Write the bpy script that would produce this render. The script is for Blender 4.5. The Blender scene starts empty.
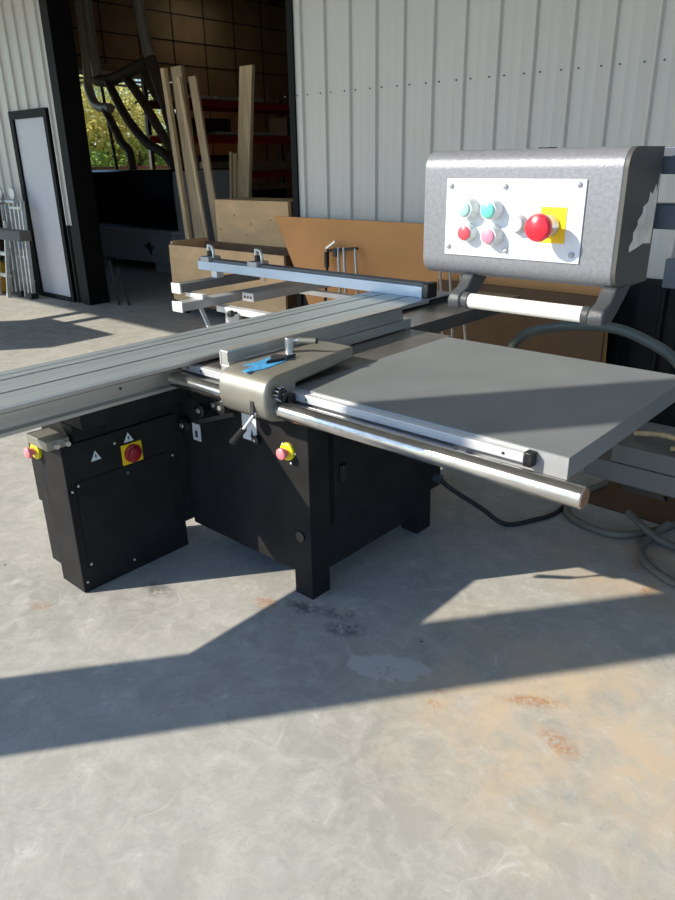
import bpy, bmesh, math, random
from mathutils import Vector, Matrix
random.seed(7)
col = bpy.context.scene.collection
ORG = {}

# ------------------------------------------------------------------ materials
MATS = {}
def mat(name, base, rough=0.5, metal=0.0, var=0.0, scale=8.0, bump=0.0, bscale=60.0, stretch=(1, 1, 1), col2=None, spec=0.5, detail=6.0, coat=0.0):
    m = bpy.data.materials.new(name); m.use_nodes = True
    nt = m.node_tree; b = nt.nodes['Principled BSDF']
    b.inputs['Roughness'].default_value = rough
    b.inputs['Metallic'].default_value = metal
    b.inputs['Specular IOR Level'].default_value = spec
    b.inputs['Coat Weight'].default_value = coat
    b.inputs['Base Color'].default_value = (*base, 1)
    tc = nt.nodes.new('ShaderNodeTexCoord'); mp = nt.nodes.new('ShaderNodeMapping')
    nt.links.new(tc.outputs['Object'], mp.inputs['Vector']); mp.inputs['Scale'].default_value = stretch
    if var or col2:
        n = nt.nodes.new('ShaderNodeTexNoise'); n.inputs['Scale'].default_value = scale; n.inputs['Detail'].default_value = detail
        nt.links.new(mp.outputs['Vector'], n.inputs['Vector'])
        r = nt.nodes.new('ShaderNodeValToRGB')
        c2 = col2 if col2 else tuple(max(0, c * (1 - var)) for c in base)
        c1 = base if col2 else tuple(min(1, c * (1 + var)) for c in base)
        r.color_ramp.elements[0].position = .35; r.color_ramp.elements[1].position = .65
        r.color_ramp.elements[0].color = (*c2, 1); r.color_ramp.elements[1].color = (*c1, 1)
        nt.links.new(n.outputs['Fac'], r.inputs['Fac']); nt.links.new(r.outputs['Color'], b.inputs['Base Color'])
    if bump:
        n2 = nt.nodes.new('ShaderNodeTexNoise'); n2.inputs['Scale'].default_value = bscale; n2.inputs['Detail'].default_value = 4
        nt.links.new(mp.outputs['Vector'], n2.inputs['Vector'])
        bp = nt.nodes.new('ShaderNodeBump'); bp.inputs['Strength'].default_value = bump; bp.inputs['Distance'].default_value = .004
        nt.links.new(n2.outputs['Fac'], bp.inputs['Height']); nt.links.new(bp.outputs['Normal'], b.inputs['Normal'])
    MATS[name] = m
    return m

mat('black_paint', (.022, .0215, .0215), .5, spec=.08, var=.15, bump=.25, bscale=300)
mat('black_plastic', (.012, .012, .013), .35)
mat('black_rubber', (.014, .014, .015), .6)
mat('slide_alu', (.42, .475, .49), .36, .45, var=.10, scale=5, stretch=(9, .5, 9), bump=.12, bscale=200)
mat('slide_side', (.46, .455, .42), .40, .45, var=.10, scale=3, stretch=(3, .5, 9))
mat('groove', (.035, .04, .042), .5, .3)
mat('cast_top', (.20, .18, .16), .32, .6, var=.12, scale=6, bump=.1, bscale=150)
mat('ext_top', (.23, .245, .25), .42, .25, var=.07, scale=4, bump=.1, bscale=150)
mat('ext_side', (.42, .42, .42), .45, .35, var=.05)
mat('alu_bright', (.66, .67, .68), .28, .85, var=.06, scale=12)
mat('alu_white', (.72, .73, .74), .38, .35, var=.05)
mat('chrome_tube', (.58, .57, .55), .17, .97, var=.12, scale=22, stretch=(1, 4, 4), bump=.08, bscale=200)
mat('tube_plug', (.20, .12, .07), .8, var=.3, scale=60)
mat('champagne', (.315, .30, .25), .38, .55, var=.05, scale=14, bump=.15, bscale=260)
mat('pendant_grey', (.215, .220, .235), .38, .2, var=.10, scale=160, bump=.10, bscale=260)
mat('pendant_end', (.075, .072, .066), .55, .1, var=.06)
mat('scuff', (.72, .68, .62), .6, .2, var=.15, scale=40)
mat('white_panel', (.74, .745, .76), .38, var=.02)
mat('handle_white', (.74, .72, .66), .4, var=.03)
mat('bracket', (.045, .048, .052), .5, var=.1, bump=.2, bscale=200)
mat('mint', (.42, .72, .60), .35); mat('teal', (.16, .60, .48), .3)
mat('red', (.75, .03, .045), .3); mat('pinkred', (.72, .08, .10), .3); mat('pink', (.80, .26, .36), .35)
mat('button_white', (.66, .70, .68), .35)
mat('clear_grey', (.45, .45, .45), .3)
mat('estop_red', (.78, .025, .045), .28); mat('yellow', (.90, .58, .01), .45); mat('yellow_base', (.85, .72, .02), .45)
mat('estop_pink', (.85, .24, .27), .4)
mat('sun_orange', (.75, .36, .05), .5); mat('dark_red', (.30, .012, .02), .3)
mat('sticker_white', (.70, .72, .73), .5); mat('ink', (.03, .03, .03), .6); mat('icon_grey', (.52, .53, .54), .6)
mat('bolt', (.66, .66, .64), .3, .8)
mat('blue_tape', (.07, .33, .62), .6, var=.25, scale=60, bump=.5, bscale=90)
mat('fence_sky_tint', (.50, .60, .72), .38, .35, var=.08, scale=6, stretch=(.4, 1, 1))  # grey aluminium with reflected sky blue put into the base colour
mat('fence_top', (.14, .15, .155), .5, .2, var=.1)
mat('steel_dark', (.10, .115, .14), .5, .3, var=.08)
mat('grey_paint', (.14, .138, .135), .5, var=.08)
mat('mdf', (.62, .285, .095), .75, var=.06, scale=3, bump=.1, bscale=200)
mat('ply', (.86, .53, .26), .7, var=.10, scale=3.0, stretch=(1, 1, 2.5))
mat('ply_dark', (.22, .12, .06), .8, var=.15, scale=4)  # dark ply; also carries the shade on the crates' right sides
mat('lumber', (.62, .45, .26), .65, var=.18, scale=8, stretch=(5, 5, .35))
mat('lumber2', (.44, .31, .18), .7, var=.18, scale=8, stretch=(5, 5, .35))
mat('wall_panel', (.60, .56, .505), .36, var=.02, scale=1.5, spec=.5)
mat('wainscot', (.006, .006, .007), .5, var=.2, spec=.2)
mat('trim_black', (.003, .003, .003), .6, spec=.2)
mat('door_white', (.62, .60, .63), .5, var=.03, scale=2)
mat('soffit', (.40, .395, .375), .6)
mat('insul', (.46, .31, .16), .75, var=.2, scale=.9)
mat('dark_steel', (.05, .042, .038), .6)
mat('duct_grey', (.75, .68, .58), .5, .2)
mat('duct_hose', (.20, .14, .10), .6, var=.2, scale=30, bump=.5, bscale=40)
mat('rack_red', (.45, .02, .015), .5)
mat('cnc_white', (.45, .46, .48), .5, var=.04)
mat('cnc_glass', (.004, .004, .012), .15)
mat('cardboard', (.125, .066, .030), .8, var=.08)  # dark tone set for the shaded fibreboard end; cartons share it
mat('dark_box', (.05, .03, .02), .8)
mat('paper_white', (.8, .8, .8), .7)
mat('white_pvc', (.62, .58, .52), .6)
mat('bark', (.06, .05, .04), .9)
mat('hose_green', (.085, .10, .085), .5, var=.1)
mat('hose_grey', (.17, .15, .115), .55, var=.1)
mat('ladder_alu', (.60, .60, .58), .4, .5, var=.12, scale=10)
mat('label_blue', (.03, .06, .35), .5); mat('label_red', (.5, .03, .03), .5)
mat('tool_yellow', (.80, .42, .02), .5)
mat('rod_metal', (.55, .50, .42), .35, .7)
mat('grass', (.06, .10, .025), .9, var=.4, scale=3)
mat('wheel_red', (.35, .03, .02), .5)

def leaf_mat(name, base, c2):
    m = mat(name, base, .6, var=0, col2=c2, scale=1.5)
    b = m.node_tree.nodes['Principled BSDF']
    nt = m.node_tree; out = nt.nodes['Material Output']
    tr = nt.nodes.new('ShaderNodeBsdfTranslucent'); tr.inputs['Color'].default_value = (*base, 1)
    mx = nt.nodes.new('ShaderNodeMixShader'); mx.inputs['Fac'].default_value = .45
    nt.links.new(b.outputs[0], mx.inputs[1]); nt.links.new(tr.outputs[0], mx.inputs[2]); nt.links.new(mx.outputs[0], out.inputs['Surface'])
leaf_mat('leaf_yellow', (.80, .72, .26), (.42, .46, .12))
leaf_mat('leaf_green', (.28, .44, .10), (.14, .26, .06))
leaf_mat('leaf_light', (.55, .62, .34), (.32, .42, .18))

def concrete():
    m = bpy.data.materials.new('concrete'); m.use_nodes = True
    nt = m.node_tree; N = nt.nodes; L = nt.links; b = N['Principled BSDF']
    b.inputs['Specular IOR Level'].default_value = .35
    tc = N.new('ShaderNodeTexCoord')
    def noise(scale, detail=6, rough=.6, dist=0, st=(1, 1, 1)):
        mp = N.new('ShaderNodeMapping'); mp.inputs['Scale'].default_value = st
        L.new(tc.outputs['Object'], mp.inputs['Vector'])
        n = N.new('ShaderNodeTexNoise'); n.inputs['Scale'].default_value = scale; n.inputs['Detail'].default_value = detail
        n.inputs['Roughness'].default_value = rough; n.inputs['Distortion'].default_value = dist
        L.new(mp.outputs['Vector'], n.inputs['Vector']); return n.outputs['Fac']
    def ramp(f, p0, p1, c0=0., c1=1.):
        r = N.new('ShaderNodeMapRange'); r.inputs['From Min'].default_value = p0; r.inputs['From Max'].default_value = p1
        r.inputs['To Min'].default_value = c0; r.inputs['To Max'].default_value = c1; L.new(f, r.inputs['Value']); return r.outputs['Result']
    def mul(a, c):
        r = N.new('ShaderNodeMath'); r.operation = 'MULTIPLY'
        L.new(a, r.inputs[0])
        if isinstance(c, (int, float)): r.inputs[1].default_value = c
        else: L.new(c, r.inputs[1])
        return r.outputs[0]
    def add(a, c):
        r = N.new('ShaderNodeMath'); r.operation = 'ADD'; L.new(a, r.inputs[0])
        if isinstance(c, (int, float)): r.inputs[1].default_value = c
        else: L.new(c, r.inputs[1])
        return r.outputs[0]
    def mix(f, a, c):
        x = N.new('ShaderNodeMix'); x.data_type = 'RGBA'; L.new(f, x.inputs[0])
        if isinstance(a, tuple): x.inputs[6].default_value = (*a, 1)
        else: L.new(a, x.inputs[6])
        x.inputs[7].default_value = (*c, 1); return x.outputs[2]
    def spot(cx, cy, rx, ry, rot=0.):
        # a stain of its own shape on the slab
        mp = N.new('ShaderNodeMapping'); mp.vector_type = 'TEXTURE'
        mp.inputs['Location'].default_value = (cx, cy, 0); mp.inputs['Rotation'].default_value = (0, 0, rot); mp.inputs['Scale'].default_value = (rx, ry, 1)
        L.new(tc.outputs['Object'], mp.inputs['Vector'])
        v = N.new('ShaderNodeVectorMath'); v.operation = 'LENGTH'; L.new(mp.outputs['Vector'], v.inputs[0])
        return ramp(v.outputs['Value'], 1.0, .35)
    base = mix(ramp(noise(1.1, 8, .65, .6), .35, .65), (.335, .325, .288), (.43, .415, .37))
    base = mix(ramp(noise(5, 8, .7, 1.5), .45, .72, 0, .55), base, (.55, .54, .50))
    base = mix(ramp(noise(2.2, 5, .6, 2.0, (1, 2.2, 1)), .52, .7, 0, .35), base, (.33, .33, .315))
    base = mix(ramp(noise(11, 10, .75, .8), .46, .62, 0, .45), base, (.58, .56, .50))
    base = mix(ramp(noise(7, 10, .8, 1.2), .54, .70, 0, .55), base, (.34, .335, .315))
    base = mix(ramp(noise(38, 8, .8, .5), .52, .68, 0, .38), base, (.32, .31, .28))
    base = mix(ramp(noise(90, 3, .6), .64, .72, 0, .5), base, (.24, .23, .21))
    sc = N.new('ShaderNodeTexVoronoi'); sc.inputs['Scale'].default_value = 7.0; L.new(tc.outputs['Object'], sc.inputs['Vector'])
    base = mix(mul(ramp(sc.outputs['Distance'], .055, .03), ramp(noise(3.7, 2), .55, .6)), base, (.10, .095, .085))
    # trowel strokes running across the slab
    base = mix(ramp(noise(9, 6, .7, 2.5, (.35, 1.6, 1)), .60, .68, 0, .16), base, (.60, .57, .51))
    # thin curved trowel scratches
    w = N.new('ShaderNodeTexVoronoi'); w.feature = 'DISTANCE_TO_EDGE'; w.inputs['Scale'].default_value = 1.7
    mpw = N.new('ShaderNodeMapping'); L.new(tc.outputs['Object'], mpw.inputs['Vector'])
    nn = N.new('ShaderNodeTexNoise'); nn.inputs['Scale'].default_value = 2.5; L.new(tc.outputs['Object'], nn.inputs['Vector'])
    va = N.new('ShaderNodeVectorMath'); va.operation = 'MULTIPLY_ADD'; L.new(nn.outputs['Color'], va.inputs[0]); va.inputs[1].default_value = (.9, .9, 0); L.new(mpw.outputs['Vector'], va.inputs[2])
    L.new(va.outputs['Vector'], w.inputs['Vector'])
    scr = mul(ramp(w.outputs['Distance'], .006, .001), ramp(noise(3.1, 3), .5, .62, 0, .35))
    base = mix(scr, base, (.66, .65, .62))
    # tan dust on the right-hand side
    dust = mul(spot(-.68, 1.70, .75, .62), ramp(noise(3.2, 9, .75), .38, .58, 0, .85))
    base = mix(dust, base, (.59, .46, .31))
    dust2 = mul(spot(-.75, 2.75, .55, .45), ramp(noise(3, 7, .7), .35, .6, 0, .85))
    base = mix(dust2, base, (.55, .42, .28))
    grain = noise(60, 6, .8, 1.0)
    for (cx, cy, rx, ry, r) in [(-.755, 1.74, .13, .035, .55), (-.61, 1.63, .085, .05, -.3), (-.98, 1.53, .035, .02, 0), (-1.0, 1.585, .03, .02, 0), (-2.46, .98, .05, .035, .6), (-.79, 2.80, .07, .10, 0), (-.70, 2.60, .04, .07, 0), (-1.80, 1.57, .07, .05, 0)]:
        base = mix(mul(spot(cx, cy, rx, ry, r), ramp(grain, .44, .54, 0, .78)), base, (.42, .20, .08))
    for (cx, cy, rx, ry, r) in [(-1.54, 1.70, .10, .05, .3), (-1.45, 1.64, .10, .06, .6), (-1.66, 1.64, .10, .05, .2), (-2.2, 1.35, .1, .06, .2)]:
        base = mix(mul(spot(cx, cy, rx, ry, r), ramp(noise(16, 8, .75), .42, .52, 0, .85)), base, (.13, .13, .125))
    # spilled mortar patch
    pn = noise(11, 9, .75, .6)
    s = mul(add(spot(-1.20, 1.575, .17, .085, .50), mul(add(pn, -.5), 2.6)), 1.0)
    base = mix(ramp(s, .28, .40, 0, .85), base, (.56, .55, .51))
    base = mix(mul(spot(-1.19, 1.555, .05, .03, .5), ramp(pn, .45, .55, 0, .9)), base, (.24, .19, .12))
    L.new(base, b.inputs['Base Color'])
    L.new(ramp(noise(2, 5), .3, .7, .55, .85), b.inputs['Roughness'])
    bp = N.new('ShaderNodeBump'); bp.inputs['Strength'].default_value = .22; bp.inputs['Distance'].default_value = .003
    L.new(noise(30, 12, .85), bp.inputs['Height']); L.new(bp.outputs['Normal'], b.inputs['Normal'])
    MATS['concrete'] = m
concrete()

# ------------------------------------------------------------------ mesh builder (world coordinates)
class MB:
    def __init__(s): s.bm = bmesh.new(); s.mi = 0
    def m(s, i): s.mi = i; return s
    def _new(s, vs, fs):
        v = [s.bm.verts.new(p) for p in vs]
        for f in fs:
            try:
                q = s.bm.faces.new([v[i] for i in f]); q.material_index = s.mi
            except ValueError: pass
        return s
    def hexa(s, p):
        return s._new(p, [(3, 2, 1, 0), (4, 5, 6, 7), (0, 1, 5, 4), (1, 2, 6, 5), (2, 3, 7, 6), (3, 0, 4, 7)])
    def box(s, x0, x1, y0, y1, z0, z1):
        return s.hexa([(x0, y0, z0), (x1, y0, z0), (x1, y1, z0), (x0, y1, z0), (x0, y0, z1), (x1, y0, z1), (x1, y1, z1), (x0, y1, z1)])
    def bar(s, a, b, w, h, up=(0, 0, 1)):
        a = Vector(a); b = Vector(b); d = (b - a).normalized(); u = Vector(up)
        r = d.cross(u)
        if r.length < 1e-4: r = d.cross(Vector((0, 1, 0)))
        r.normalize(); u = r.cross(d).normalized(); r *= w / 2; u *= h / 2
        return s.hexa([a - r - u, a + r - u, b + r - u, b - r - u, a - r + u, a + r + u, b + r + u, b - r + u])
    def cyl(s, a, b, r, r2=None, n=24):
        a = Vector(a); b = Vector(b); d = (b - a).normalized(); r2 = r if r2 is None else r2
        t = Vector((0, 0, 1)) if abs(d.z) < .9 else Vector((1, 0, 0))
        u = d.cross(t).normalized(); w = d.cross(u).normalized()
        va = [a + (u * math.cos(k * 2 * math.pi / n) + w * math.sin(k * 2 * math.pi / n)) * r for k in range(n)]
        vb = [b + (u * math.cos(k * 2 * math.pi / n) + w * math.sin(k * 2 * math.pi / n)) * r2 for k in range(n)]
        return s._new(va + vb, [(k, (k + 1) % n, n + (k + 1) % n, n + k) for k in range(n)] + [tuple(range(n - 1, -1, -1)), tuple(range(n, 2 * n))])
    def lathe(s, a, d, prof, n=28):
        a = Vector(a); d = Vector(d).normalized(); t = Vector((0, 0, 1)) if abs(d.z) < .9 else Vector((1, 0, 0))
        u = d.cross(t).normalized(); w = d.cross(u).normalized()
        vs = []; fs = []
        for (h, r) in prof:
            for k in range(n):
                an = k * 2 * math.pi / n; vs.append(a + d * h + (u * math.cos(an) + w * math.sin(an)) * max(r, 1e-5))
        for j in range(len(prof) - 1):
            for k in range(n): fs.append((j * n + k, j * n + (k + 1) % n, (j + 1) * n + (k + 1) % n, (j + 1) * n + k))
        fs.append(tuple(range(n - 1, -1, -1))); fs.append(tuple(range((len(prof) - 1) * n, len(prof) * n)))
        return s._new(vs, fs)
    def tube(s, pts, r, n=12, smooth=True):
        P = [Vector(p) for p in pts]
        if smooth and len(P) > 2:
            Q = []
            for i in range(len(P) - 1):
                p0 = P[max(i - 1, 0)]; p1 = P[i]; p2 = P[i + 1]; p3 = P[min(i + 2, len(P) - 1)]
                for k in range(8):
                    t = k / 8
                    Q.append(.5 * ((2 * p1) + (p2 - p0) * t + (2 * p0 - 5 * p1 + 4 * p2 - p3) * t * t + (3 * p1 - p0 - 3 * p2 + p3) * t ** 3))
            Q.append(P[-1]); P = Q
        vs = []; fs = []; u = None
        for i, p in enumerate(P):
            d = (P[min(i + 1, len(P) - 1)] - P[max(i - 1, 0)]).normalized()
            if u is None: u = d.orthogonal().normalized()
            u = (u - d * u.dot(d)).normalized(); w = d.cross(u)
            for k in range(n):
                an = k * 2 * math.pi / n; vs.append(p + (u * math.cos(an) + w * math.sin(an)) * r)
        for j in range(len(P) - 1):
            for k in range(n): fs.append((j * n + k, j * n + (k + 1) % n, (j + 1) * n + (k + 1) % n, (j + 1) * n + k))
        fs.append(tuple(range(n - 1, -1, -1))); fs.append(tuple(range((len(P) - 1) * n, len(P) * n)))
        return s._new(vs, fs)
    def prism(s, pts, axis, lo, hi):
        n = len(pts)
        def P(a, b, c):
            return {'x': (c, a, b), 'y': (a, c, b), 'z': (a, b, c)}[axis]
        vs = [P(a, b, lo) for a, b in pts] + [P(a, b, hi) for a, b in pts]
        return s._new(vs, [(k, (k + 1) % n, n + (k + 1) % n, n + k) for k in range(n)] + [tuple(range(n - 1, -1, -1)), tuple(range(n, 2 * n))])
    def build(s, name, mats, parent=None, bevel=0.0, seg=2, origin=None, label=None, smooth=35):
        bmesh.ops.recalc_face_normals(s.bm, faces=s.bm.faces)
        me = bpy.data.meshes.new(name)
        if origin is None:
            xs = [v.co for v in s.bm.verts]
            lo = Vector((min(v.x for v in xs), min(v.y for v in xs), min(v.z for v in xs))); hi = Vector((max(v.x for v in xs), max(v.y for v in xs), max(v.z for v in xs)))
            origin = Vector(((lo.x + hi.x) / 2, (lo.y + hi.y) / 2, lo.z))
        origin = Vector(origin)
        bmesh.ops.translate(s.bm, verts=s.bm.verts, vec=-origin)
        s.bm.to_mesh(me); s.bm.free()
        for p in me.polygons: p.use_smooth = True
        me.set_sharp_from_angle(angle=math.radians(smooth))
        if isinstance(mats, str): mats = [mats]
        for k in mats: me.materials.append(MATS[k])
        o = bpy.data.objects.new(name, me); col.objects.link(o); ORG[o] = origin
        if parent is not None: o.parent = parent; o.location = origin - ORG[parent]
        else: o.location = origin
        if bevel:
            b = o.modifiers.new('bevel', 'BEVEL'); b.width = bevel; b.segments = seg; b.limit_method = 'ANGLE'; b.angle_limit = math.radians(40)
            b.harden_normals = False
        if label: o['label'] = label
        return o

def empty(name, loc):
    o = bpy.data.objects.new(name, None); col.objects.link(o); o.location = loc; o.empty_display_size = .1; ORG[o] = Vector(loc); return o
def tag(o, label, cat, group=None):
    o['label'] = label; o['category'] = cat
    if group: o['group'] = group
    return o
def struct(o): o['kind'] = 'structure'; return o
def dup(o, delta, parent=None, label=None):
    c = o.copy(); col.objects.link(c)
    ORG[c] = ORG[o] + Vector(delta)
    if parent is not None: c.parent = parent; c.location = ORG[c] - ORG[parent]
    else: c.location = Vector(o.location) + Vector(delta)
    if label: c['label'] = label
    return c

# ================================================================== SETTING
YW = 4.58
o = MB().box(-14.3, 9, -14, 17, -.15, 0).build('floor', 'concrete', origin=(0, 0, 0)); struct(o)
o = MB().box(-60, -14.3, -30, 40, -.3, -.06).build('lawn', 'grass'); struct(o)

def ribbed(mb, xa, xb, z0, z1, y=YW, pitch=.2503, x0=-4.424, h=.022):
    # sheet-metal cladding profile: raised rib, two low stiffening beads between
    xs = [(xa, 0)]
    k = math.floor((xa - x0) / pitch)
    while True:
        c = x0 + k * pitch; k += 1
        for dx, d in [(-.022, 0), (-.010, h), (.010, h), (.022, 0), (.085, 0), (.090, .0012), (.100, .0012), (.105, 0), (.155, 0), (.160, .0012), (.170, .0012), (.175, 0)]:
            if xa < c + dx < xb: xs.append((c + dx, d))
        if c > xb: break
    xs.append((xb, 0))
    pts = [(x, y - d) for x, d in xs] + [(xb, y + .06), (xa, y + .06)]
    n = len(pts)
    vs = [(a, b, z0) for a, b in pts] + [(a, b, z1) for a, b in pts]
    mb._new(vs, [(k, (k + 1) % n, n + (k + 1) % n, n + k) for k in range(n)])
    return mb

WX = .885
mb = MB(); ribbed(mb, -4.52, 6, WX, 4.4)
o = mb.build('wall_right', 'wall_panel'); struct(o)
mb = MB()
# screws: a row across the cladding
k = -1
for i in range(-1, 42):
    for dx in (.055, .195):
        x = -4.424 + i * .2503 + dx
        if x < 3: mb.cyl((x, YW - .007, 2.092), (x, YW, 2.092), .006, n=8)
s = mb.build('wall_screws', 'steel_dark', o)
mb = MB(); ribbed(mb, -4.52, 6, 0, WX, h=.024)
o = mb.build('wall_right_wainscot', 'wainscot'); struct(o)
o = MB().box(-4.52, 6, YW - .03, YW, WX - .012, WX + .02).build('trim_1', 'wainscot'); struct(o)
mb = MB(); ribbed(mb, -14.3, -9.40, .93, 4.4); ribbed(mb, -8.47, -8.28, .93, 4.4); ribbed(mb, -9.40, -8.47, 2.22, 4.4)
o = mb.build('wall_left', 'wall_panel'); struct(o)
mb = MB(); ribbed(mb, -14.3, -9.40, 0, .93); ribbed(mb, -8.47, -8.28, 0, .93)
o = mb.build('wall_left_wainscot', 'wainscot'); struct(o)
# big opening frame
o = MB().box(-8.29, -8.13, YW - .03, YW + .24, 0, 4.4).box(-4.56, -4.50, YW - .02, YW + .24, 0, 4.4).box(-8.29, -4.5, YW - .03, YW + .24, 4.2, 4.4).build('trim_2', 'trim_black'); struct(o)
# man door beside the opening
o = MB().box(-9.31, -8.56, YW - .015, YW + .04, .05, 2.13).build('door_1', 'door_white', bevel=.004); struct(o)
f = MB().box(-9.40, -9.31, YW - .04, YW + .06, 0, 2.22).box(-8.56, -8.49, YW - .04, YW + .06, 0, 2.22).box(-9.31, -8.56, YW - .04, YW + .06, 2.13, 2.22).build('door_frame', 'trim_black', o)
MB().box(-9.31, -8.56, YW - .05, YW + .06, 0, .045).build('threshold', 'wainscot', o)

# porch roof, eave beam, post (the post and the eave cast the shadows on the slab)
ZR = 4.32
mb = MB()
o = MB().box(-17, 6, -1.28, 4.6, ZR, ZR + .12).build('ceiling', 'soffit'); struct(o)
o = MB().box(-17, 6, -1.28, -1.12, ZR - .22, ZR).build('trim_3', 'soffit'); struct(o)
o = MB().box(-3.40 - .132, -3.40 + .132, -1.235 - .132, -1.235 + .132, 0, ZR - .2).build('trim_4', 'soffit'); struct(o)

# ------------------------------------------------------------------ workshop interior
o = MB().box(-14.3, -14, 4.64, 6.0, 0, 6).box(-14.3, -14, 6, 10.5, 0, 1.55).box(-14.3, -14, 6, 10.5, 3.28, 6).box(-14.3, -14, 10.5, 17, 0, 6).build('wall_back', 'insul'); struct(o)
# insulation facing seams
mb = MB()
for z in (3.55, 4.0, 4.5, 5.0): mb.box(-14.0, -13.985, 5, 17, z, z + .02)
for y in [5.5 + i * .85 for i in range(14)]:
    mb.box(-14.0, -13.985, y, y + .02, 3.45, 6)
    if y > 10.6: mb.box(-14.0, -13.985, y, y + .02, 0, 3.45)
MB2 = mb.build('wall_seam', 'dark_steel', o)
mb = MB()
o = MB().box(-14.0, -13.93, 6, 10.5, 3.26, 3.32).box(-14.02, -13.9, 10.44, 10.54, 1.5, 3.3).box(-14.0, -13.93, 6, 10.5, 1.5, 1.56).build('window_1', 'alu_white'); struct(o)
for z in (3.06, 3.14, 3.22):
    MB().box(-13.98, -13.94, 6, 10.44, z, z + .04).build('blind_slat', 'alu_white', o)
o = MB().box(-14.3, 2, 16.6, 16.9, 0, 6).build('wall_far', 'insul'); struct(o)
o = MB().box(1.7, 2, 4.7, 16.6, 0, 6).build('wall_inner', 'insul'); struct(o)
o = MB().box(-14.3, 2, 4.62, 17, 5.9, 6.1).box(-14.3, 2, 4.64, 4.70, 4.35, 6).build('ceiling_inner', 'dark_steel'); struct(o)
for i, y in enumerate((6.2, 8.6, 11.0, 13.4)):
    mb = MB(); mb.box(-14, 1.6, y, y + .1, 5.75, 5.85).box(-14, 1.6, y, y + .1, 5.0, 5.08)
    x = -14
    while x < 1:
        mb.bar((x, y + .05, 5.05), (x + .45, y + .05, 5.8), .04, .04); mb.bar((x + .45, y + .05, 5.8), (x + .9, y + .05, 5.05), .04, .04); x += .9
    tag(mb.build('roof_truss', 'dark_steel'), ['steel roof truss nearest the doorway inside the workshop', 'second steel roof truss inside the workshop', 'third steel roof truss inside the workshop', 'farthest steel roof truss at the back of the workshop'][i], 'truss', 'roof trusses inside the workshop')

mat_l = bpy.data.materials.new('lamp_glow'); mat_l.use_nodes = True; b_ = mat_l.node_tree.nodes['Principled BSDF']
b_.inputs['Emission Color'].default_value = (1, .95, .85, 1); b_.inputs['Emission Strength'].default_value = 4.5; MATS['lamp_glow'] = mat_l
for i, (x, y) in enumerate(((-13.2, 11.0), (-6.0, 8.5), (-6.0, 13.0))):  # first is a real lamp; the other two are added to brighten the interior
    o = MB().box(x - .12, x + .12, y - .4, y + .4, 4.90, 4.96).build('ceiling_and_fill_lamp', 'dark_steel'); o.location.z = 4.90
    tag(o, ['small lit strip lamp under the roof trusses at the back of the workshop', 'added fill lamp brightening the interior just inside the doorway', 'added fill lamp brightening the interior far inside on the right'][i], 'lamp', 'workshop strip lamps')
    MB().box(x - .10, x + .10, y - .38, y + .38, 4.89, 4.90).build('lamp_tube', 'lamp_glow', o)

# CNC machine in the shade
r = empty('woodworking_machine', (-10.2, 7.4, 0))
tag(r, 'large woodworking machine with white base and dark hood inside the doorway', 'machine')
mb = MB().box(-12.0, -9.35, 6.75, 8.3, .14, .60); mb.build('base', 'cnc_white', r, .02)
MB().box(-12.0, -9.42, 6.9, 8.2, .64, 1.52).build('hood', 'cnc_glass', r, .03)
MB().box(-12.0, -9.33, 6.72, 8.3, .60, .64).build('rail', 'alu_white', r)
MB().box(-9.42, -9.10, 6.9, 8.2, .30, 1.50).build('end_cover', 'cnc_white', r, .03)
for (xa, ya) in ((-9.95, 6.8), (-11.9, 6.8), (-9.95, 7.9)): MB().box(xa, xa + .33, ya, ya + .3, 0, .14).build('foot', 'cnc_white', r)
MB().prism([(-10.10, .40), (-9.96, .46), (-9.93, .40), (-9.86, .40), (-9.93, .33), (-9.94, .26), (-10.0, .33)], 'y', 6.735, 6.75).build('emblem', 'ink', r)

# dust extraction ducts
def duct(name, segs, label, group='dust extraction pipework'):
    o = None
    for (pts, r_, m_) in segs:
        mb = MB(); mb.tube(pts, r_, 14)
        if o is None: o = mb.build(name, m_); tag(o, label, 'duct', group)
        else: mb.build('hose', m_, o)
    return o
duct('dust_duct', [([(-10.82, 7.6, 6.0), (-10.82, 7.6, 4.0), (-10.66, 7.6, 3.15)], .085, 'duct_grey'), ([(-10.66, 7.6, 3.15), (-10.35, 7.6, 2.4), (-10.0, 7.55, 1.5)], .095, 'duct_hose')], 'thick grey drop duct running down to the workshop machine, rightmost pipe')
o = duct('dust_duct', [([(-12.28, 7.6, 6.0), (-12.28, 7.6, 3.9), (-12.24, 7.6, 3.0)], .085, 'duct_grey')], 'upright grey duct feeding the sloping header of flexible hoses')
h = MB().tube([(-12.26, 7.6, 2.95), (-11.8, 7.6, 2.93), (-10.75, 7.6, 3.10)], .095, 14).build('header_pipe', 'duct_hose', o)
MB().tube([(-11.85, 7.55, 2.9), (-11.39, 7.5, 2.37), (-10.89, 7.5, 1.95), (-10.4, 7.5, 1.75), (-10.1, 7.5, 1.5)], .075).build('hose', 'duct_hose', o)
MB().tube([(-11.4, 7.6, 2.95), (-10.93, 7.6, 2.5), (-10.59, 7.6, 2.10), (-10.2, 7.6, 1.7), (-10.05, 7.6, 1.5)], .075).build('hose', 'duct_hose', o)
MB().tube([(-11.0, 7.7, 2.98), (-10.72, 7.7, 2.62), (-10.45, 7.7, 2.45), (-10.3, 7.7, 2.1), (-10.0, 7.7, 1.5)], .075).build('hose', 'duct_hose', o)
MB().tube([(-12.28, 7.68, 2.9), (-12.16, 7.68, 2.0), (-12.1, 7.68, 1.5)], .028).build('drop_pipe', 'duct_hose', o)
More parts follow.
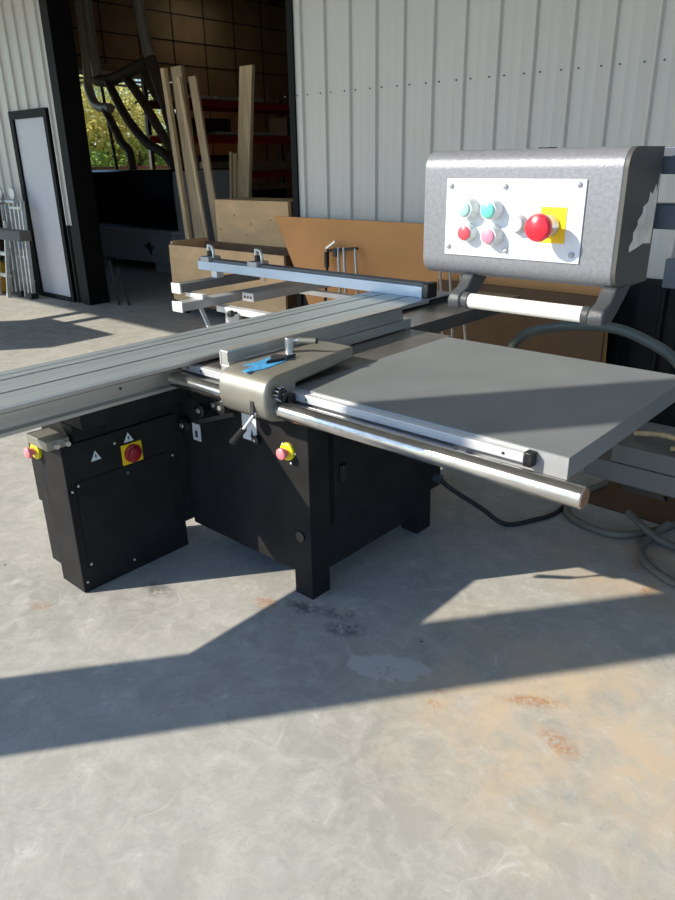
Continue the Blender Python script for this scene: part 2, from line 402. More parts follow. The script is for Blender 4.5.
duct('dust_duct', [([(-12.50, 7.6, 6.0), (-12.52, 7.6, 3.3), (-12.57, 7.6, 2.9), (-12.40, 7.6, 2.58), (-11.95, 7.6, 2.5)], .08, 'duct_grey'), ([(-12.1, 7.58, 2.5), (-11.88, 7.58, 2.2), (-11.7, 7.58, 1.95), (-11.5, 7.58, 1.8), (-11.45, 7.58, 1.5)], .07, 'duct_hose')], 'leftmost duct hooking round to a hose over the dark hood')

# storage rack with red beams along the side wall
r = empty('storage_rack', (-12.2, 12.2, 0)); tag(r, 'dark storage rack with red beams deep inside the workshop', 'rack')
for y in (12.6, 15.2):
    for x in (-13.0, -12.0): MB().box(x, x + .08, y, y + .08, 0, 2.9).build('upright', 'dark_steel', r)
for z in (.72, 1.42, 2.10, 2.72):
    for x in (-12.94, -11.94): MB().box(x, x + .04, 9.0, 15.2, z - .12, z).build('beam', 'rack_red', r)
    MB().box(-12.95, -11.93, 9.0, 15.2, z, z + .02).build('deck', 'ply_dark', r)
for y in (9.0,):
    for x in (-13.0, -12.0): MB().box(x, x + .08, y, y + .08, 0, 3.2).build('upright', 'dark_steel', r)
def thing_box(name, x0, x1, y0, y1, z0, z1, m_, label, cat, group=None, bev=.003):
    o = MB().box(x0, x1, y0, y1, z0, z1).build(name, m_, bevel=bev); return tag(o, label, cat, group)
g = 'goods stored on the workshop rack'
S = [('cardboard_box', 9.25, 9.6, 2.74, 3.02, 'cardboard', 'small carton at the left end of the top rack shelf'),
     ('cardboard_box', 12.9, 13.7, 2.74, 3.15, 'dark_box', 'dark brown carton at the right end of the top rack shelf'),
     ('cardboard_box', 9.5, 10.5, 2.12, 2.42, 'dark_box', 'dark carton at the left of the second rack shelf down'),
     ('cardboard_box', 12.1, 12.8, 2.12, 2.50, 'cardboard', 'tan carton at the right of the second rack shelf down'),
     ('cardboard_box', 9.6, 10.8, 1.44, 1.75, 'dark_box', 'brown carton on the third rack shelf, left half'),
     ('cardboard_box', 12.6, 13.6, 1.44, 1.8, 'dark_box', 'brown carton on the third rack shelf, right half'),
     ('cardboard_box', 9.8, 12.0, .74, 1.05, 'dark_box', 'dark carton on the lowest rack shelf')]
for (n_, y0, y1, z0, z1, m_, lb) in S: thing_box(n_, -12.75, -12.2, y0, y1, z0, z1, m_, lb, 'box', g)
thing_box('plastic_sheet_bundle', -12.2, -11.95, 9.15, 9.9, 2.74, 2.79, 'paper_white', 'white flat bundle on the top shelf beside the small carton', 'bundle', g)
thing_box('plastic_sheet_bundle', -12.2, -11.95, 10.0, 11.2, 2.74, 2.80, 'white_pvc', 'longer pale flat bundle in the middle of the top shelf', 'bundle', g)
thing_box('plastic_sheet_bundle', -12.2, -11.95, 9.9, 11.5, 2.12, 2.17, 'white_pvc', 'pale flat bundle lying on the second shelf down', 'bundle', g)
thing_box('timber', -12.18, -12.02, 9.6, 12.5, 1.44, 1.62, 'lumber2', 'short thick wooden beam lying along the third rack shelf', 'beam', g)
thing_box('timber', -12.35, -12.21, 9.8, 12.5, 1.05, 1.15, 'lumber2', 'thin wooden beam lying below the third rack shelf on cartons', 'beam', g)
thing_box('timber', -12.18, -12.02, 9.3, 11.0, .74, .86, 'lumber2', 'wooden offcut lying on the lowest rack shelf', 'beam', g)

# lumber leaning / standing behind the crates
def lumber(b0, b1, t0, t1, zt, y, m_, label, d=.05):
    o = MB().hexa([(b0, y, 0), (b1, y, 0), (b1, y + d, 0), (b0, y + d, 0), (t0, y + .03, zt), (t1, y + .03, zt), (t1, y + .03 + d, zt), (t0, y + .03 + d, zt)]).build('lumber_board', m_, bevel=.003)
    return tag(o, label, 'board', 'long boards standing behind the crates')
lumber(-7.15, -6.96, -7.42, -7.23, 2.61, 5.52, 'lumber2', 'tall leaning board, wide brown face of the leftmost pair')
lumber(-7.22, -7.15, -7.52, -7.45, 2.60, 5.45, 'lumber', 'narrow bright board, leftmost of the leaning boards')
lumber(-6.72, -6.60, -7.12, -6.99, 2.49, 5.52, 'lumber2', 'leaning board second from left, wide brown face', .03)
lumber(-6.79, -6.75, -7.23, -7.17, 2.49, 5.44, 'lumber', 'thin pale board against the second leaning board', .03)
lumber(-7.14, -6.93, -6.82, -6.61, 2.60, 6.02, 'lumber', 'tallest upright board standing at the right above the crate')
lumber(-7.16, -7.12, -7.05, -7.01, 1.72, 5.98, 'lumber', 'short thin strip left of the tallest upright board', .03)
lumber(-7.10, -7.06, -6.98, -6.94, 1.70, 5.98, 'lumber', 'short thin strip touching the tallest upright board', .03)

# plywood crates
r = empty('plywood_crate', (-6.1, 5.3, 0)); tag(r, 'low open plywood crate on a wheeled dolly in the doorway', 'crate')
mb = MB().box(-6.88, -5.05, 4.90, 4.93, .16, .765); mb.build('front_panel', 'ply', r, .002)
MB().box(-6.88, -6.85, 4.93, 5.42, .16, .80).build('side_panel', 'ply', r, .002)
MB().box(-5.08, -5.05, 4.93, 5.42, .16, .765).build('side_panel', 'ply_dark', r, .002)  # same plywood, coloured darker for the shade on this side
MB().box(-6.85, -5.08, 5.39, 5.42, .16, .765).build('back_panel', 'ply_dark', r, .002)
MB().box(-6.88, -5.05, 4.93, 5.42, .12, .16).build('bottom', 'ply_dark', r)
def caster(x, y, parent):
    c = MB().cyl((x - .02, y, .05), (x + .02, y, .05), .05).build('caster', 'black_rubber', parent, .006)
    MB().cyl((x - .024, y, .05), (x + .024, y, .05), .030).build('hub', 'wheel_red', c)
    MB().box(x - .035, x + .035, y - .02, y + .02, .09, .12).box(x - .035, x - .028, y - .02, y + .02, .04, .1).box(x + .028, x + .035, y - .02, y + .02, .04, .1).build('fork', 'bolt', c)
for (x, y) in ((-6.78, 5.0), (-5.15, 5.0), (-6.78, 5.35), (-5.15, 5.35)): caster(x, y, r)
r = empty('plywood_crate', (-6.0, 5.7, 0)); tag(r, 'taller closed plywood crate behind the low open crate', 'crate')
o = MB().box(-6.67, -5.50, 5.43, 5.95, .06, 1.22).build('body', ['ply'], r, .003)
MB().box(-5.495, -5.47, 5.44, 5.94, .06, 1.22).build('side_panel', 'ply_dark', r, .002, label='side panel with shade put into its brown')  # crate side facing away from the sun, shade painted as darker ply
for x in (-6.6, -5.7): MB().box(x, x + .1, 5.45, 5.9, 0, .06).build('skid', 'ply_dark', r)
for (x, z) in ((-6.35, 1.06), (-6.08, .98), (-5.77, 1.03), (-6.17, .86), (-6.6, .9), (-5.53, .93)): MB().cyl((x, 5.427, z), (x, 5.43, z), .009, n=8).build('nail_head', 'ply_dark', r)
# brown fibreboard sheet along the wall
o = MB().prism([(-4.66, 1.17), (-1.72, 1.17), (-1.66, 0), (-4.04, 0)], 'y', 4.43, 4.45).build('fiberboard_sheet', 'mdf', bevel=.001)
tag(o, 'large brown fibreboard sheet with slanted left edge standing against the wall', 'board')
o = MB().box(-2.92, -1.68, 4.36, 4.38, 0, .80).build('cardboard_and_shade_sheet', 'cardboard', bevel=.001); tag(o, 'brown sheet added as the shaded lower part of the fibreboard below the control panel', 'sheet')  # added sheet; the dim light on the lower fibreboard is in its colour
# dark skirting stuff behind crate: a cardboard sheet leaning between crate and wall
o = MB().hexa([(-5.03, 4.98, 0), (-4.62, 4.98, 0), (-4.62, 5.0, 0), (-5.03, 5.0, 0), (-5.03, 5.38, 1.16), (-4.62, 5.38, 1.16), (-4.62, 5.40, 1.16), (-5.03, 5.40, 1.16)]).build('cardboard_and_shade_sheet', 'ply_dark'); tag(o, 'dark brown sheet leaning between the plywood crate and the door jamb', 'sheet')

# ladder by the door
r = empty('folding_ladder', (-9.4, 4.3, 0)); tag(r, 'folded aluminium multi-position ladder standing beside the white door', 'ladder')
def rail(x, y, z0, z1, lean=0.0):
    MB().bar((x, y, z0), (x, y + lean, z1), .028, .05, up=(0, 1, 0)).build('side_rail', 'ladder_alu', r, .003)
for x in (-9.78, -9.66): rail(x, 4.38, .03, 1.15, .06)
for x in (-9.49, -9.38, -9.27, -9.18): rail(x, 4.36, .0, 1.2, .06)
for x in (-9.82, -9.55): rail(x, 4.20, .0, .95, .14)
for z in (.25, .52, .80): MB().box(-9.82, -9.53, 4.20 + z * .14, 4.25 + z * .14, z, z + .05).build('rung', 'ladder_alu', r, .003)
for z in (.3, .6, .9): MB().box(-9.77, -9.67, 4.40, 4.43, z, z + .03).build('rung', 'ladder_alu', r)
for z in (.2, .5, .8, 1.1): MB().box(-9.49, -9.18, 4.38, 4.41, z, z + .03).build('rung', 'ladder_alu', r)
for x in (-9.72, -9.38):
    MB().cyl((x, 4.395, 1.285), (x, 4.415, 1.285), .075).build('hinge', 'ladder_alu', r, .004)
    MB().cyl((x - .12, 4.37, 1.19), (x + .12, 4.37, 1.19), .022).build('hinge_lock', 'ladder_alu', r)
for x in (-9.50, -9.22): MB().box(x - .03, x + .08, 4.31, 4.41, 0, .07).build('foot', 'black_rubber', r, .004)
MB().box(-9.285, -9.255, 4.345, 4.352, .62, .72).build('label', 'label_blue', r); MB().box(-9.285, -9.255, 4.345, 4.352, .73, .78).build('label', 'label_red', r)
# things at the left edge
r = empty('woodworking_machine', (-8.6, 2.0, 0)); tag(r, 'dark grey machine with a long fence rail at the left edge', 'machine')
MB().box(-9.26, -7.96, 1.2, 1.9, .05, 1.45).build('body', 'grey_paint', r, .01)
MB().box(-9.2, -8.02, 1.25, 1.85, 0, .05).build('plinth', 'black_paint', r)
MB().box(-8.9, -7.28, 3.42, 3.54, .90, 1.0).build('fence_rail', 'grey_paint', r, .004)
for x in (-8.8, -8.35): MB().box(x, x + .12, 1.9, 3.5, .86, .90).build('bracket', 'grey_paint', r)
o = MB().box(-10.35, -9.95, 4.1, 4.5, 0, .40).build('tool_case', 'tool_yellow', bevel=.02); tag(o, 'yellow tool case on the floor left of the ladder', 'case')
MB().box(-10.22, -10.08, 4.25, 4.35, .40, .44).build('handle', 'black_plastic', o, .01)
o = MB().box(-10.6, -10.02, 4.15, 4.55, .44, 1.15).build('cardboard_box', 'dark_box', bevel=.004)
o.location.z = .44; tag(o, 'tall dark carton standing on the yellow case beside the ladder', 'box')
o = MB().box(-10.6, -10.03, 4.15, 4.55, 1.15, 1.28).build('cardboard_box', 'cardboard', bevel=.004); tag(o, 'flat tan carton on top of the tall dark carton', 'box')
# thin strips leaning by the jamb
for i, (a, b, lb) in enumerate([((-7.85, 4.78, 0), (-8.08, 4.86, .50), 'longer thin metal strip leaning on the black door jamb'), ((-7.72, 4.84, 0), (-8.02, 4.92, .42), 'shorter thin metal strip leaning on the black door jamb')]):
    o = MB().bar(a, b, .03, .012).build('metal_strip', 'bark'); tag(o, lb, 'strip', 'strips leaning at the jamb')

# ================================================================== PANEL SAW
saw = empty('panel_saw', (-2.0, 2.1, 0))
tag(saw, 'large sliding table panel saw with black cabinet and long aluminium slide', 'saw')
XR = -1.67
# base cabinet
cab = MB().box(-2.403, -2.33, 1.70, 2.50, .10, .762).box(-2.33, XR, 1.70, 2.50, .10, .835).build('base_cabinet', 'black_paint', saw, .004)
for (x0, x1, y0, y1) in ((-1.765, XR, 1.70, 1.80), (-1.765, XR, 2.40, 2.50), (-2.40, -2.31, 2.40, 2.50)):
    MB().box(x0, x1, y0, y1, 0, .105).build('foot', 'black_paint', cab, .002)
MB().box(XR - .001, XR + .004, 1.835, 2.40, .285, .70).build('access_door', 'black_paint', cab, .002)
MB().box(XR, XR + .0015, 1.808, 1.830, .285, .80).build('door_gap', 'trim_black', cab)
MB().box(XR + .004, XR + .016, 1.86, 1.90, .455, .525).box(XR + .016, XR + .026, 1.862, 1.875, .48, .53).build('door_latch', 'black_plastic', cab, .003)
MB().box(XR - .12, XR + .001, 2.50, 2.57, .19, .80).build('junction_box', 'black_paint', cab, .003)
MB().cyl((XR, 2.53, .24), (XR + .03, 2.53, .24), .022).build('cable_gland', 'steel_dark', cab)
MB().cyl((-1.725, 1.694, .265), (-1.725, 1.70, .265), .022).build('cover_plug', 'black_plastic', cab, .001)
def estop(c, d, parent, yr=.034, rr=.022, mred='estop_pink', my='yellow_base'):
    c = Vector(c); d = Vector(d)
    MB().lathe(c, d, [(0, yr), (.010, yr), (.014, yr * .85)]).build('emergency_plate', my, parent)
    MB().lathe(c + d * .014, d, [(0, rr * .62), (.014, rr * .62), (.016, rr), (.028, rr), (.033, rr * .7), (.034, 0)]).build('emergency_button', mred, parent)
estop((-1.772, 1.70, .607), (0, -1, 0), cab)
bolt0 = None
def bolts(pts, d, parent, r=.006, mtl='bolt'):
    b0 = None
    for p in pts:
        if b0 is None:
            b0 = MB().lathe(p, d, [(0, r), (.003, r), (.0045, r * .6), (.005, 0)], 12).build('bolt', mtl, parent); p0 = Vector(p)
        else: dup(b0, Vector(p) - p0, parent)
bolts([(-1.80, 1.70, .628), (-1.735, 1.70, .605), (-1.76, 1.70, .56)], (0, -1, 0), cab, .0045)
# small paper labels on the front
lb = MB().box(-2.345, -2.295, 1.6965, 1.70, .515, .59).build('instruction_label', 'sticker_white', cab)
lb2 = MB().box(-2.02, -1.94, 1.6965, 1.70, .60, .71).build('instruction_label', 'sticker_white', cab)
MB().prism([(-1.975, .615), (-1.955, .615), (-1.965, .65)], 'y', 1.6955, 1.6965).box(-2.328, -2.312, 1.6955, 1.6965, .53, .56).build('label_print', 'ink', cab)
# hand wheels / adjustment knobs in front
def knob(c, r, parent, l=.035):
    c = Vector(c)
    k = MB().lathe(c, (0, -1, 0), [(0, r * .5), (l * .3, r * .5), (l * .35, r), (l * .95, r), (l, r * .85), (l + .001, r * .4)], 14).build('adjustment_knob', 'black_plastic', parent, .001)
    MB().lathe(c + Vector((0, -l - .0005, 0)), (0, -1, 0), [(0, r * .38), (.004, r * .34), (.005, 0)], 12).build('knob_cap', 'bolt', parent)
knob((-2.375, 1.70, .578), .033, saw); knob((-2.19, 1.655, .695), .029, saw); knob((-2.105, 1.665, .735), .027, saw); knob((-1.985, 1.60, .765), .026, saw)
MB().bar((-2.22, 1.63, .64), (-2.03, 1.67, .705), .018, .018).cyl((-2.19, 1.65, .695), (-2.19, 1.70, .695), .014).cyl((-2.105, 1.66, .735), (-2.105, 1.70, .735), .014).build('knob_shaft', 'black_plastic', saw)
knob((-1.935, 1.70, .615), .018, saw, .02)

# electrical box
eb = MB().box(-2.575, -2.403, 1.14, 1.655, .002, .63).build('electrical_box', 'black_paint', saw, .003)
MB().box(-2.403, -2.4005, 1.175, 1.60, .105, .475).build('access_panel', 'black_paint', eb, .001)
mb = MB()
for (y0, y1, z0, z1) in ((1.172, 1.603, .475, .478), (1.172, 1.175, .10, .478)): mb.box(-2.403, -2.4022, y0, y1, z0, z1)
mb.build('panel_gap', 'trim_black', eb)
MB().box(-2.668, -2.575, 1.141, 1.64, .34, .628).build('rear_cover', 'black_paint', eb, .003)
MB().box(-2.648, -2.575, 1.143, 1.64, .07, .339).build('rear_cover', 'black_paint', eb, .003)
def sticker(y, z, s):
    o = MB().prism([(y - s, z - s * .8), (y + s, z - s * .8), (y, z + s)], 'x', -2.403, -2.4015).build('warning_sticker', 'sticker_white', eb)
    MB().prism([(y + .001, z + s * .45), (y - s * .25, z - s * .1), (y, z - s * .1), (y - s * .1, z - s * .6), (y + s * .25, z + 0.0), (y + .003, z + 0.0)], 'x', -2.4015, -2.4010).build('bolt_symbol', 'ink', eb)
sticker(1.275, .558, .022); sticker(1.425, .59, .022)
MB().box(-2.403, -2.397, 1.385, 1.478, .475 + .005, .565).build('isolator_plate', 'yellow', eb, .001)
MB().lathe((-2.397, 1.432, .522), (1, 0, 0), [(0, .038), (.010, .037), (.012, .028), (.022, .027), (.024, .02), (.025, 0)]).build('isolator_switch', 'dark_red', eb)
MB().box(-2.374, -2.366, 1.426, 1.438, .50, .545).build('isolator_grip', 'dark_red', eb, .002)
MB().lathe((-2.4, 1.40, .445), (1, 0, 0), [(0, .008), (.004, .007), (.005, 0)], 12).build('panel_lock', 'steel_dark', eb)
bolts([(-2.4, 1.36, .585), (-2.4, 1.157, .447), (-2.401, 1.185, .462), (-2.4, 1.62, .452), (-2.401, 1.185, .118), (-2.4, 1.157, .048), (-2.4, 1.375, .052)], (1, 0, 0), eb, .0055)
estop((-2.595, 1.14, .575), (0, -1, 0), eb, .034, .022)
MB().box(-2.55, -2.40, 1.09, 1.18, .632, .668).build('hinge_block', 'champagne', eb, .003)
MB().cyl((-2.40, 1.12, .65), (-2.375, 1.12, .65), .009).cyl((-2.40, 1.16, .65), (-2.37, 1.16, .65), .009).build('hinge_pin', 'bolt', eb)
# carriage beam carrying the slide
MB().box(-2.60, -2.33, 1.20, 3.9, .70, .764).build('slide_beam', 'black_paint', saw, .004)
MB().box(-2.66, -2.41, 1.20, 2.3, .632, .70).build('beam_bracket', 'black_paint', saw, .003)
MB().box(-2.62, -2.404, 1.656, 1.80, .12, .76).build('joining_plate', 'black_paint', saw, .002)
MB().box(-2.27, -1.95, 2.652, 3.75, .805, .872).build('rear_table', 'cast_top', saw, .002)
# tables
tb = MB().box(-2.285, -1.692, 1.66, 2.65, .84, .877).build('main_table', 'cast_top', saw, .002)
tx = MB().box(-1.688, -.687, 1.66, 2.605, .818, .881).build('extension_table', ['ext_top'], saw, .0015)
MB().box(-1.688, -.687, 1.656, 1.660, .819, .879).build('front_edge', 'ext_side', tx)
MB().box(-1.6, -.8, 1.9, 2.4, .78, .818).build('support_frame', 'black_paint', tx)
# front aluminium guide strips
gs = MB().box(-2.28, -.80, 1.628, 1.656, .846, .874).build('guide_strip', 'alu_white', saw, .002)
MB().box(-2.28, -1.02, 1.622, 1.656, .818, .838).build('scale_strip', 'alu_bright', gs, .001)
MB().box(-.80, -.775, 1.626, 1.656, .838, .878).build('strip_end_cap', 'black_plastic', gs, .002)
mb = MB()
for i in range(60):
    x = -1.60 + i * .01; mb.box(x, x + .0012, 1.6212, 1.622, .823, .823 + (.010 if i % 5 else .014))
mb.build('scale_mark', 'ink', gs)
bolts([(-2.24, 1.628, .86), (-2.16, 1.628, .86), (-1.60, 1.628, .86), (-.86, 1.628, .86)], (0, -1, 0), gs, .004, 'ink')
for x in (-2.16, -1.50, -.98): MB().box(x - .012, x + .012, 1.59, 1.66, .80, .82).build('rail_bracket', 'black_plastic', gs)
# round guide rail
gr = MB().cyl((-2.245, 1.565, .828), (-.60, 1.565, .828), .029, n=48).build('guide_rail', 'chrome_tube', saw, .002)
MB().cyl((-.606, 1.565, .828), (-.598, 1.565, .828), .0265, n=32).build('rail_plug', 'tube_plug', gr)
MB().lathe((-2.245, 1.565, .828), (-1, 0, 0), [(0, .029), (.008, .027), (.014, .018), (.015, 0)]).build('rail_tip', 'chrome_tube', gr)
for x in (-2.18, -1.52, -1.10): MB().lathe((x, 1.60, .79), (0, 0, -1), [(0, .010), (.008, .010), (.010, .006), (.0105, 0)], 10).build('rail_bolt', 'bolt', gr)
# rip fence head casting
mb = MB()
prof = [(1.60, .775), (1.535, .79), (1.512, .81), (1.502, .85), (1.503, .89), (1.513, .918), (1.532, .936), (1.56, .945), (2.03, .945), (2.03, .897), (1.66, .895), (1.655, .775)]
n = len(prof)
def xl(y): return -1.905
def xr(y): return -1.668 if y < 1.62 else -1.668 - (y - 1.62) / .41 * .065
vs = [(xl(y), y, z) for y, z in prof] + [(xr(y), y, z) for y, z in prof]
mb._new(vs, [(k, (k + 1) % n, n + (k + 1) % n, n + k) for k in range(n)] + [tuple(range(n - 1, -1, -1)), tuple(range(n, 2 * n))])
hd = mb.build('rip_fence', 'champagne', saw, .010, 4)
MB().prism([(-1.975, .882), (-1.975, .984), (-1.930, .984), (-1.930, .980), (-1.936, .978), (-1.936, .944), (-1.930, .942), (-1.930, .925), (-1.938, .921), (-1.938, .882)], 'y', 1.58, 2.61).build('fence_profile', 'slide_side', hd, .0008, 1)
MB().box(-1.975, -1.930, 1.577, 1.58, .979, .984).box(-1.975, -1.971, 1.577, 1.58, .925, .984).box(-1.975, -1.889, 1.577, 1.582, .925, .930).build('profile_edge', 'alu_white', hd)
MB().box(-1.975, -1.926, 1.70, 2.665, .882, .922).build('fence_flange', 'slide_side', hd, .001)
MB().box(-1.931, -1.9285, 1.58, 2.61, .980, .985).build('profile_lip', 'alu_bright', hd)
MB().cyl((-1.862, 1.815, .943), (-1.862, 1.815, 1.0), .016).build('lever_post', 'alu_bright', hd, .002)
MB().cyl((-1.862, 1.815, .990), (-1.81, 1.845, .990), .0065).build('lever_rod', 'alu_bright', hd)
MB().cyl((-1.835, 1.83, .990), (-1.772, 1.867, .990), .0105).build('lever_grip', 'champagne', hd, .002)
MB().cyl((-1.774, 1.866, .990), (-1.769, 1.869, .990), .0108).build('lever_cap', 'black_plastic', hd)
MB().prism([(-1.775, 1.525), (-1.76, 1.60), (-1.775, 1.70), (-1.80, 1.78), (-1.835, 1.80), (-1.83, 1.73), (-1.86, 1.70), (-1.845, 1.64), (-1.855, 1.58), (-1.82, 1.60), (-1.80, 1.53)], 'z', .945, .9475).build('masking_tape', 'blue_tape', hd)
mb = MB()
mb.prism([(-1.80, 1.64), (-1.785, 1.72), (-1.795, 1.78), (-1.82, 1.70)], 'z', .9475, .957).prism([(-1.83, 1.69), (-1.78, 1.72), (-1.785, 1.74), (-1.84, 1.715)], 'z', .9475, .961)
mb.build('tape_scrap', 'ink', hd)
# fine adjustment knob on the side + clamp lever on the front
MB().lathe((-1.668, 1.565, .885), (1, 0, 0), [(0, .022), (.022, .022), (.025, .018), (.026, .008), (.034, .008), (.035, 0)], 16).build('fine_adjuster', 'black_plastic', hd, .001)
mb = MB()
for k in range(10):
    a = 2 * math.pi * k / 10; mb.box(-1.664, -1.648, 1.565 + math.cos(a) * .0225 - .0016, 1.565 + math.cos(a) * .0225 + .0016, .885 + math.sin(a) * .0225 - .0016, .885 + math.sin(a) * .0225 + .0016)
mb.build('adjuster_mark', 'sticker_white', hd)
MB().box(-1.668, -1.645, 1.59, 1.625, .845, .875).build('adjuster_block', 'black_plastic', hd, .003)
MB().lathe((-1.668, 1.545, .815), (1, 0, 0), [(0, .012), (.002, .012), (.003, 0)], 12).build('screw_plug', 'champagne', hd)
MB().box(-1.738, -1.722, 1.4985, 1.5035, .80, .86).build('lever_slot', 'ink', hd)
MB().cyl((-1.722, 1.51, .82), (-1.757, 1.475, .757), .006).build('clamp_lever', 'alu_bright', hd)
MB().cyl((-1.753, 1.479, .764), (-1.815, 1.475, .700), .0115, .0135).build('clamp_grip', 'black_plastic', hd, .003)

# sliding table
SX0, SX1, SZ = -2.60, -2.196, .9035
top = []
def gro(x, w=.007, d=.014): return [(x + w, SZ), (x + w, SZ - d), (x - w, SZ - d), (x - w, SZ)]
pr = [(SX1, SZ - .020), (SX1, SZ)] + gro(-2.338) + gro(-2.494) + gro(-2.552, .004, .008) + [(SX0, SZ), (SX0, SZ - .10), (SX0 + .03, .766), (-2.33, .766), (-2.300, .769), (-2.300, .782), (-2.324, .788), (-2.324, .806), (-2.302, .812), (-2.302, .846), (-2.312, .852), (-2.312, .880)]
mb = MB(); mb.prism(pr, 'y', .15, 3.20)
st = mb.build('sliding_table', ['slide_side'], saw, .0012, 1)
MB().box(SX1 - .0005, SX1 + .0012, .15, 3.0, SZ - .006, SZ + .0012).build('top_edge', 'alu_white', st)
# polished top plates between the grooves
for (xa, xb) in ((SX1 + .001, -2.331), (-2.345, -2.487), (-2.501, -2.548), (-2.556, SX0 - .001)):
    MB().box(min(xa, xb), max(xa, xb), .15, 3.45, SZ - .004, SZ + .0015).build('ribbed_top', 'slide_alu', st)
MB().box(SX0, SX1 - .004, 3.20, 3.45, SZ - .03, SZ - .0155).build('end_plate', 'groove', st)
mb = MB()
for x in (-2.338, -2.494, -2.552): mb.box(x - .007, x + .007, .15, 3.45, SZ - .0145, SZ - .012)
mb.build('groove_bottom', 'groove', st)
MB().cyl((-2.304, 1.36, .828), (-2.300, 1.36, .828), .006, n=12).build('side_screw', 'groove', st)

# crosscut outrigger frame
cf = MB().box(-3.885, -3.79, 2.76, 4.12, .718, .772).build('crosscut_frame', 'ext_side', saw, .002)
MB().box(-4.05, -3.97, 2.89, 3.60, .80, .858).build('end_rail', 'grey_paint', cf, .002)
for (x0, x1, y0, y1, z0, z1) in ((-4.06, -3.965, 2.878, 2.89, .795, .863), (-3.89, -3.785, 2.75, 2.76, .712, .778)):
    MB().box(x0, x1, y0, y1, z0, z1).build('end_plate', 'alu_white', cf, .002)
MB().box(-3.98, -3.80, 2.93, 2.97, .773, .80).build('end_bracket', 'alu_white', cf, .001)
MB().box(-3.71, -3.60, 3.20, 4.2, .735, .79).build('frame_bar', 'ext_side', cf, .002)
MB().box(-3.71, -3.60, 3.196, 3.20, .735, .79).build('bar_cap', 'ext_side', cf, .001)
for x in (-3.685, -3.655, -3.625): MB().cyl((x, 3.194, .762), (x, 3.197, .762), .010, n=12).build('bar_hole', 'ink', cf)
MB().box(-3.80, -2.62, 3.04, 3.10, .675, .715).build('cross_bar', 'alu_white', cf, .002)
MB().box(-4.05, -2.62, 3.85, 3.90, .68, .716).build('cross_bar', 'alu_white', cf, .002)
MB().box(-3.12, -3.04, 3.20, 3.27, .716, .765).build('frame_block', 'alu_white', cf, .004)
MB().bar((-3.85, 2.95, .70), (-3.45, 2.78, .46), .022, .022).bar((-3.45, 2.78, .46), (-2.72, 2.6, .22), .022, .022).build('support_strut', 'alu_white', cf)
MB().bar((-2.72, 2.6, .22), (-2.40, 2.5, .18), .06, .06).build('swing_arm', 'grey_paint', cf)
MB().box(-3.80, -3.66, 3.11, 3.14, .40, .675).build('post_plate', 'ext_side', cf, .002)
MB().lathe((-3.60, 3.04, .690), (0, -1, 0), [(0, .010), (.03, .010), (.032, .022), (.06, .022), (.064, .012), (.065, 0)], 14).build('clamp_knob', 'black_plastic', cf, .001)
for (x0, x1, z0) in ((-4.04, -3.98, .858), (-2.75, -2.70, .905)):
    MB().box(x0, x1, 3.21, 3.27, z0 if x0 < -3 else .9045, .906).build('fence_post', 'alu_white', cf, .001)
# crosscut fence
ff = MB().box(-4.17, -2.245, 3.20, 3.285, .905, .965).build('crosscut_fence', 'fence_sky_tint', saw, .002)
MB().box(-4.17, -2.245, 3.215, 3.285, .965, .980).build('fence_cap', 'fence_top', ff, .002)
MB().box(-2.245, -2.205, 3.20, 3.29, .9055, .985).build('fence_end_block', 'black_plastic', ff, .006)
for x in (-4.08, -3.59):
    k = MB().box(x - .045, x + .045, 3.19, 3.30, .966, .998).build('flip_stop', 'ext_side', ff, .003)
    MB().cyl((x - .02, 3.25, .99), (x - .02, 3.25, 1.075), .011).build('stop_pin', 'alu_bright', ff)
    MB().tube([(x + .0, 3.24, 1.07), (x + .035, 3.235, 1.065), (x + .055, 3.23, 1.03), (x + .055, 3.23, .99)], .010).build('stop_hook', 'alu_bright', ff)
    MB().cyl((x + .005, 3.245, .995), (x + .005, 3.245, 1.035), .024).build('stop_knob', 'black_plastic', ff, .003)
    MB().cyl((x + .05, 3.25, .87), (x + .05, 3.25, .905), .007).build('stop_bolt', 'bolt', ff)

# ================================================================== CONTROL PENDANT
cp = empty('control_panel', (-.6, 1.2, 1.41))
tag(cp, 'grey hammered control panel with white button plate and red emergency stop', 'control panel')
PX0, PX1, PY, PZ0, PZ1 = -.772, -.424, 1.10, 1.408, 1.613
D = .138
def pprof(e=0.0):
    pts = []; r = .030
    def arc(cy, cz, a0, a1):
        for k in range(9):
            a = math.radians(a0 + (a1 - a0) * k / 8); pts.append((cy + (r - 0) * math.cos(a), cz + (r) * math.sin(a)))
    arc(PY + r, PZ0 + r, 270, 180); arc(PY + r, PZ1 - r, 180, 90)
    pts.append((PY + D, PZ1)); pts.append((PY + D, PZ0)); return pts
body = MB().prism(pprof(), 'x', PX0, PX1).build('housing', 'pendant_grey', cp, .002, 2)
MB().prism(pprof(), 'x', PX1, PX1 + .006).build('end_cover', 'pendant_end', cp, label='dark end cover with worn pale scuff')
MB().prism([(PY + .045, 1.462), (PY + .042, 1.470), (PY + .054, 1.48), (PY + .051, 1.49), (PY + .066, 1.50), (PY + .064, 1.508), (PY + .080, 1.517), (PY + .080, 1.527), (PY + .098, 1.533), (PY + .102, 1.548), (PY + .112, 1.543), (PY + .122, 1.558), (PY + .130, 1.545), (PY + .134, 1.575), (PY + .134, 1.54), (PY + .130, 1.468), (PY + .10, 1.471)], 'x', PX1 + .006, PX1 + .0066).build('scuff_mark', 'scuff', cp)
lx0, lx1, lz0, lz1 = -.724, -.476, 1.4445, 1.569
pl = MB().box(lx0, lx1, PY - .0025, PY, lz0, lz1).build('button_plate', 'white_panel', cp, .0015)
